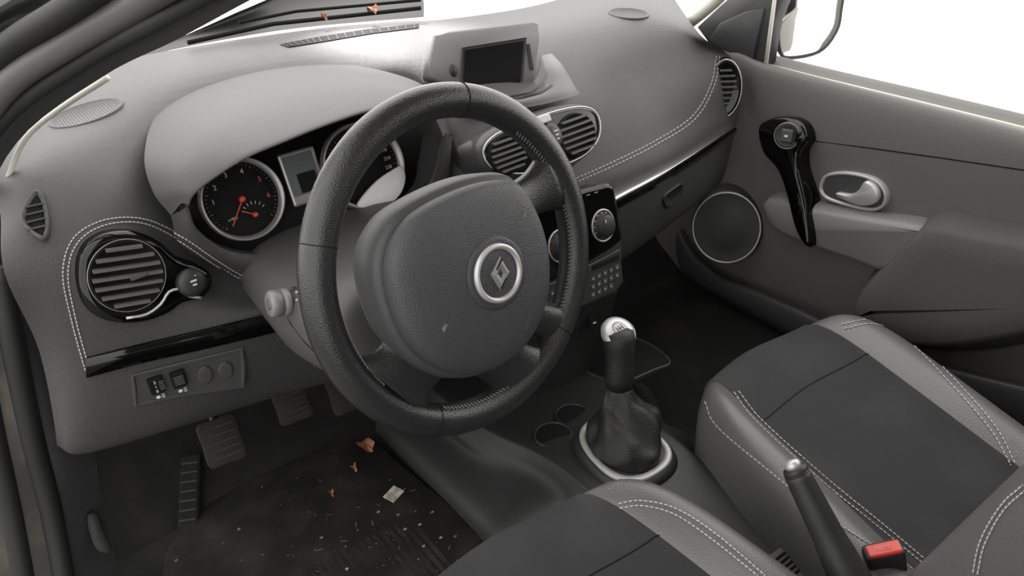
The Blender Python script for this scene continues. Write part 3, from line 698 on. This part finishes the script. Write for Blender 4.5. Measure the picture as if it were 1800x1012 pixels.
stitch('stitching',[[(1712,1005),(1725,950),(1760,890),(1800,852)],[(1720,1008),(1733,955),(1766,897),(1806,860)]],[bk1],e1)
stitch('stitching',[[(1088,885),(1130,880),(1190,895),(1260,940),(1345,1012)],[(1090,893),(1130,889),(1186,904),(1252,948),(1332,1012)]],[cu2,fi2],e2)
# ================================================================= passenger door
door=empty('car_door',(.60,.1,.05),'closed dark grey passenger door with armrest, speaker and chrome handle','car door')
r0=row('x',[(1262,90,.64),(1345,113,.64),(1450,140,.63),(1600,176,.63),(1750,213,.63),(2000,275,.63)])
rws=[[p+V((.05,0,-.5)) for p in r0],[p+V((.05,0,-.035)) for p in r0],list(r0),
 row('x',[(1270,104,.615),(1345,124,.605),(1450,151,.60),(1600,188,.60),(1750,225,.60),(2000,288,.60)]),
 row('x',[(1290,215,.615),(1345,232,.60),(1440,248,.59),(1600,270,.59),(1750,292,.59),(2000,327,.59)]),
 row('x',[(1285,310,.615),(1345,340,.60),(1430,380,.595),(1600,405,.595),(1750,435,.595),(2000,480,.595)]),
 row('x',[(1190,420,.60),(1280,480,.60),(1400,545,.60),(1560,600,.60),(1750,650,.60),(2000,720,.60)])]
rws.append([V((p.x,p.y,0)) for p in rws[-1]])
for i,r_ in enumerate(rws):
    p=r_[0]; r_.insert(0,V((p.x+.03,max(p.y+.15,.80),p.z-(.10 if 0<i<5 else 0))))
    p=r_[-1]; r_.append(V((p.x,-.62,p.z+(.02 if i<6 else 0))))
dp=loft('door_panel',rws,DOORM,door,nu=6,nv=6)
tube('window_seal',[p+V((-.004,0,.001)) for p in r0],.0035,CREAM,door,k=8)
sm_=[(1420,246),(1520,259),(1650,277),(1800,299),(1900,313)]
tube('panel_seam',[hit(u,v,dp)[0] for u,v in sm_],.0012,BLACK,door,k=8)
fd=Fr(V((.528,.1,.3)),V((-1,0,.20)))
gh=pad('grab_handle',[fd.tr(*p) for p in [(1330,225),(1350,209),(1385,205),(1410,218),(1417,246),(1404,268),(1402,300),(1412,345),(1424,425),(1412,432),(1394,400),(1380,345),(1364,300),(1338,268)]],fd.n,[(-.06,.004),(-.010,0),(-.003,.003),(0,.007)],GLOSS,door); lab(gh,'curved piano black pull handle')
a,b=fd.ab(1384,238,.002); g=Fr(fd.P(a,b,0),V((-.93,-.3,.2)))
ws=loops('window_switch',[g.circ(.026,.026,-.004),g.circ(.026,.026,.004),g.circ(.023,.023,.007),g.circ(.019,.019,.005)],PLASTD,gh)
tube('chrome_ring',g.circ(.0248,.0248,.006),.0008,DIALR,ws,k=8,closed=True)
box('switch_rocker',g.P(0,0,.007),(.012,.013,.004),PLAST,ws,(g.a,g.b,g.n),.003)
mb=MB(); mb.box(g.P(0,0,.0115),(g.a,g.b,g.n),(.003,.002,.0004)); mb.mk('window_symbol',WHITE,ws)
fd2=Fr(V((.585,.1,.4)),V((-1,0,0)))
hz=[(1443,322),(1455,305),(1495,302),(1540,314),(1560,338),(1556,361),(1535,370),(1495,363),(1458,351),(1444,338)]
hbz=pad('handle_bezel',[fd2.tr(*p) for p in hz],fd2.n,[(-.01,0),(.004,0),(.006,.002),(.005,.005),(.001,.006)],SILV,door)
pad('handle_recess',[fd2.tr(*p,.002) for p in hz],fd2.n,[(0,.0055),(.0006,.0065)],PLAST,hbz,smooth=False)
lab(pad('door_lever',[fd2.tr(*p,.010) for p in [(1522,318),(1538,326),(1546,342),(1540,356),(1522,361),(1500,357),(1474,345),(1472,338),(1495,341),(1510,334)]],fd2.n,[(-.006,0),(.002,0),(.004,.002),(.005,.004)],SATIN,hbz),'satin chrome release lever')
fa=Fr(V((.548,.1,.3)),V((-1,0,.12)))
ar=pad('armrest',[fa.tr(*p) for p in [(1345,352),(1425,368),(1520,385),(1622,402),(1605,425),(1556,474),(1500,458),(1430,434),(1370,410),(1345,385)]],fa.n,[(-.07,-.012),(-.02,-.006),(-.006,0),(0,.008)],GREYL,door,sm=3); lab(ar,'lighter grey armrest front')
fa=Fr(V((.520,.1,.3)),V((-1,0,.15)))
pad('armrest_pad',[fa.tr(*p) for p in [(1622,403),(1700,414),(1800,432),(1950,460),(1990,540),(1900,575),(1800,585),(1720,600),(1650,608),(1570,600),(1500,560),(1512,515),(1556,472)]],fa.n,[(-.08,-.03),(-.02,-.006),(-.006,0),(0,.008),(.001,.04)],mat('armrest_fabric',(.064,.062,.059),.8,bump=.6,scale=900),door,sm=2)
lp=[(1190,410,.575),(1215,455,.56),(1262,492,.55),(1330,522,.545),(1400,552,.54),(1500,600,.535),(1650,650,.535),(1850,700,.535)]
l0=row('x',lp)
loft('door_pocket',[[p+V((.025,0,0)) for p in l0],[p+V((.012,0,.006)) for p in l0],l0,[V((p.x,p.y,max(p.z-.05,.03))) for p in l0],[V((p.x+.02,p.y,.0)) for p in l0]],PLAST,door,nu=5,nv=4)
f=Fr(S(1277,400,'x',.552),V((-.82,-.50,.22)))
sp2=loops('speaker_grille',[f.circ(.082,.088,-.08),f.circ(.076,.082,-.004),f.circ(.072,.078,.002),f.circ(.068,.074,.001),f.circ(.04,.045,.006),f.circ(.01,.012,.008)],PLASTD,door); lab(sp2,'round door speaker with thin silver ring')
tube('speaker_ring',f.circ(.072,.078,.003,k=64),.0022,SATIN,sp2,k=8,closed=True)
fs_=Fr(V((.625,.4,.6)),V((-1,0,.0)))
pad('corner_panel',[fs_.tr(*p) for p in [(1224,48),(1262,12),(1305,-25),(1385,-25),(1358,40),(1346,116),(1290,104),(1250,85)]],fs_.n,[(-.03,0),(-.004,0),(0,.004)],PLAST,door,sm=1)
pad('tweeter_cover',[fs_.tr(*p,.002) for p in [(1250,68),(1268,40),(1312,20),(1345,15),(1335,60),(1326,108),(1292,98)]],fs_.n,[(-.002,0),(.004,0),(.006,.003)],PLAST,door,sm=1)
tube('window_channel',[S(1366,-30,'x',.62),S(1356,40,'x',.62),S(1346,116,'x',.62)],.004,CREAM,door,k=8)
# side mirror
f=Fr(S(1422,40,'x',.80),V((-.22,-.97,.04)))
sm=empty('side_mirror',f.P(0,-.08,0),'dark door mirror with bright reflecting glass outside the window','side mirror')
mo=[(1372,-80),(1366,40),(1369,92),(1386,105),(1440,94),(1470,61),(1481,20),(1483,-80)]
pad('mirror_housing',[f.tr(*p) for p in mo],f.n,[(-.06,.05),(-.03,.014),(.0,0),(.003,.003),(.001,.009)],RUB,sm)
pad('mirror_glass',[f.tr(*p,.002) for p in mo],f.n,[(0,.0075),(.0008,.008)],MIRR,sm)
# A pillars
tr=tube('trim_1',cr(row('x',[(1200,50,.58)])+[S(1255,5,'x',.575),S(1330,-70,'x',.56)],4),.012,CREAM,None,k=12); struct(tr)
def band(name,l1,l2,l3,mt):
    o=loft(name,[row('t',l1),row('t',l2),row('t',l3)],mt,None,nu=6,nv=6); return struct(o)
band('trim_2',[(-60,420,1.03),(30,250,.985),(180,135,.93),(310,70,.86),(440,0,.78),(560,-60,.72)],[(-60,330,.99),(15,215,.95),(150,120,.90),(285,50,.83),(420,-20,.75),(540,-80,.70)],[(-60,280,1.0),(0,190,.96),(130,95,.91),(260,30,.84),(400,-45,.77),(520,-100,.71)],PLAST)
struct(tube('trim_3',cr(row('t',[(-60,300,.93),(20,195,.90),(150,105,.85),(270,40,.79),(400,-30,.72)]),5),.010,RUB,None,k=14))
struct(tube('trim_4',cr(row('t',[(-60,235,.90),(20,140,.87),(130,68,.83),(240,5,.78),(340,-60,.70)]),5),.016,GREYP,None,k=14))
struct(tube('trim_5',cr(row('t',[(-60,150,.88),(20,78,.84),(110,22,.80),(200,-40,.76)]),5),.014,RUB,None,k=14))
band('trim_6',[(-60,130,.90),(40,50,.86),(150,-30,.8)],[(-60,60,.84),(40,-10,.82),(120,-60,.77)],[(-60,-20,.84),(40,-60,.82),(110,-90,.77)],BODY)
struct(tube('trim_7',cr(row('t',[(-5,375,1.02),(12,320,1.015),(45,243,1.005),(110,188,1.0),(190,137,.95)]),5),.0035,CREAM,None,k=10))
# ---- driver door jamb
L0=[(-160,420,.98),(-140,600,1.02),(-115,760,1.08),(-90,900,1.13),(-60,1080,1.17)]
L1=[(-60,420,.98),(-40,600,1.02),(-10,760,1.08),(20,900,1.13),(50,1060,1.17)]
L2=[(-2,470,.995),(22,600,1.03),(55,760,1.09),(90,900,1.15),(120,1060,1.19)]
L3=[(14,460,1.03),(60,610,1.06),(105,800,1.13),(125,900,1.18),(160,1060,1.24)]
L4=[(60,620,1.12),(110,700,1.14),(165,797,1.20),(180,890,1.25),(225,1060,1.33)]
band('trim_8',L0,L1,L2,BODYG)
struct(tube('trim_9',cr(row('t',L2),6),.014,RUB,None,k=14))
struct(tube('trim_12',cr(row('t',L1),6),.014,RUB,None,k=14))
band('trim_10',L2,L3,L4,PLAST)
mb_=pad('sill_latch',[Fr(S(175,930,'t',1.22),V((.1,-.8,.5))).tr(*p) for p in [(152,905),(170,902),(180,930),(196,962),(188,972),(168,965),(155,935)]],V((.1,-.8,.5)),[(-.01,0),(.003,0),(.005,.002)],RUB,None); top(mb_,'black plastic clip on the kick panel','clip')
# ================================================================= floor things
mt_=pad('floor_mat',[V(p) for p in ((-.72,-.10,.001),(-.72,.30,.001),(-.70,.46,.001),(-.60,.53,.001),(-.40,.53,.001),(-.31,.50,.001),(-.29,.40,.001),(-.29,-.10,.001))],Z,[(0,0),(.006,.001),(.008,.005)],MATM,None,sm=3); top(mt_,'dirty black carpet floor mat with a ribbed heel pad','floor mat')
mb=MB()
for i in range(18): mb.box(V((-.56+i*.0125,.20,.0088)),(X,Y,Z),(.0035,.080,.0009))
hpd=mb.mk('heel_pad',MATM,mt_)
def pedal(u,v,y,w,h,label,tilt=.6):
    p=S(u,v,'y',y); n=V((-.1,-math.cos(tilt),math.sin(tilt))); g=Fr(p,n)
    e=empty('car_pedal',p-Z*.06,label,'pedal','driver pedals')
    o=pad('pedal_pad',[g.P(*q_) for q_ in ((-w,-h),(-w*1.05,0),(-w,h),(0,h*1.05),(w,h),(w*1.05,0),(w,-h),(0,-h*1.05))],n,[(-.008,0),(.003,0),(.005,.003)],PEDM,e)
    mb=MB()
    for i in range(5): mb.box(g.P(0,-h*.7+i*h*.35,.0055),(g.a,g.b,g.n),(w*.8,.0012,.0008))
    mb.mk('pedal_ribs',RUB,o)
    tube('pedal_arm',[g.P(0,0,-.008),g.P(0,.05,-.05),g.P(0,.16,-.09),g.P(0,.26,-.10)],.007,PLASTD,e,k=8)
pedal(390,775,.50,.030,.036,'worn black rubber clutch pedal')
pedal(515,712,.52,.028,.028,'black rubber brake pedal')
pedal(600,690,.52,.022,.036,'black rubber accelerator pedal')
f=Fr(S(335,865,'z',.03),V((-.25,-.45,.85)))
fr_=box('foot_rest',f.o,(.018,.066,.010),CARP,None,(f.a,f.b,f.n),.006); top(fr_,'worn black foot rest beside the pedals','foot rest')
mb=MB()
for i in range(7): mb.box(f.P(0,-.05+i*.0165,.0103),(f.a,f.b,f.n),(.014,.0015,.0010))
mb.mk('grip_ribs',RUB,fr_)
def leaf(u,v,s,label,seed,z=.012):
    random.seed(seed); p=S(u,v,'z',z); N_=14; l=[]
    for i in range(N_):
        t=2*math.pi*i/N_; r=s*(.6+.45*random.random()); l.append(p+V((r*math.cos(t),r*1.5*math.sin(t),.006*random.random()+.006*math.cos(2*t))))
    o=mk('dry_leaf',l+[p+V((0,0,.006))],[(i,(i+1)%N_,N_) for i in range(N_)],LEAFM,None,False); top(o,label,'leaf','dry leaves in the footwell')
leaf(643,782,.016,'curled reddish-brown dry leaf on the floor mat',3)
leaf(622,823,.006,'small brown leaf fragment on the floor mat',5)
leaf(583,868,.004,'small brown leaf fragment on the floor mat',6)
o=box('paper_scrap',S(692,868,'z',.012),(.015,.013,.0012),mat('scrap',(.25,.21,.17),.7,col2=(.42,.40,.36),cscale=120),None,(V((.9,.3,.1)),V((-.3,.9,0)),V((0,0,1))),.0005); top(o,'crumpled beige paper scrap on the floor mat','paper scrap')
random.seed(9); mb=MB()
for i in range(220):
    if i%3: x=random.gauss(-.42,.08); y=random.gauss(.24,.12)
    else: x=random.uniform(-.70,-.29); y=random.uniform(-.05,.52)
    if not(-.71<x<-.295 and -.08<y<.52): continue
    s_=random.choice((.0004,.0005,.0007,.0011)); t=random.random()*6.28
    if random.random()<.25: hs_=(s_*5,.0003,.0003)
    else: hs_=(s_,s_*.7,.0005)
    mb.box(V((x,y,.0088)),(V((math.cos(t),math.sin(t),0)),V((-math.sin(t),math.cos(t),0)),Z),hs_)
for (u,v) in ((775,945),(800,943),(738,922),(712,930),(565,945),(700,905),(760,900),(745,960),(665,900),(610,1000),(310,985),(420,930)):
    p=S(u,v,'z',.009); mb.box(p,(X,Y,Z),(.0024,.0018,.0012))
o=mb.mk('floor_debris',mat('crumbs',(.32,.28,.24),.8,col2=(.14,.08,.05),cscale=30),None); top(o,'scattered crumbs, grass bits and grit on the mat','debris',kind='stuff')
# ================================================================= windshield zone
cw=loft('trim_11',[row('z',[(200,112,.67),(330,82,.67),(520,50,.665),(745,30,.655)]),row('z',[(330,60,.68),(430,30,.68),(560,14,.67),(745,6,.665)]),row('z',[(420,20,.70),(500,-10,.70),(600,-20,.69),(742,-25,.68)])],PLASTD,None,nu=5,nv=4); struct(cw)
wp=empty('windshield_wiper',S(560,25,'z',.70),'black windshield wiper resting along the glass base','windshield wiper')
tube('wiper_arm',[S(330,75,'z',.70),S(480,42,'z',.70),S(740,14,'z',.70)],.004,BLACK,wp,k=8)
tube('wiper_blade',[S(420,40,'z',.71),S(520,20,'z',.71),S(740,0,'z',.71)],.003,BLACK,wp,k=8)
leaf(655,19,.012,'brown dry leaf on the windshield cowl',8,z=.705)
leaf(570,30,.007,'small dry leaf on the windshield cowl',11,z=.705)
# ================================================================= light
w=bpy.data.worlds.new('world'); bpy.context.scene.world=w; w.use_nodes=True
nt=w.node_tree; bg=nt.nodes['Background']; bg.inputs[0].default_value=(1,.99,.972,1)
tc=nt.nodes.new('ShaderNodeTexCoord'); dp_=nt.nodes.new('ShaderNodeVectorMath'); dp_.operation='DOT_PRODUCT'; dp_.inputs[1].default_value=(-.77,-.64,0)
mr=nt.nodes.new('ShaderNodeMapRange'); mr.inputs['From Min'].default_value=.05; mr.inputs['From Max'].default_value=.85; mr.inputs['To Min'].default_value=3.1; mr.inputs['To Max'].default_value=2.3
nt.links.new(tc.outputs['Generated'],dp_.inputs[0]); nt.links.new(dp_.outputs['Value'],mr.inputs['Value']); nt.links.new(mr.outputs[0],bg.inputs[1])
def spot(loc,target,power,size,rad):
    l=bpy.data.lights.new('sun_patch','SPOT'); l.energy=power; l.spot_size=size; l.spot_blend=.8; l.shadow_soft_size=rad; l.color=(1,.97,.92)
    o=bpy.data.objects.new('sun_patch',l); COL.objects.link(o); o.location=loc
    o.rotation_euler=(V(target)-V(loc)).to_track_quat('-Z','Y').to_euler()
spot((.3,2.2,2.4),(-.06,.60,.67),1000,math.radians(9),.05)
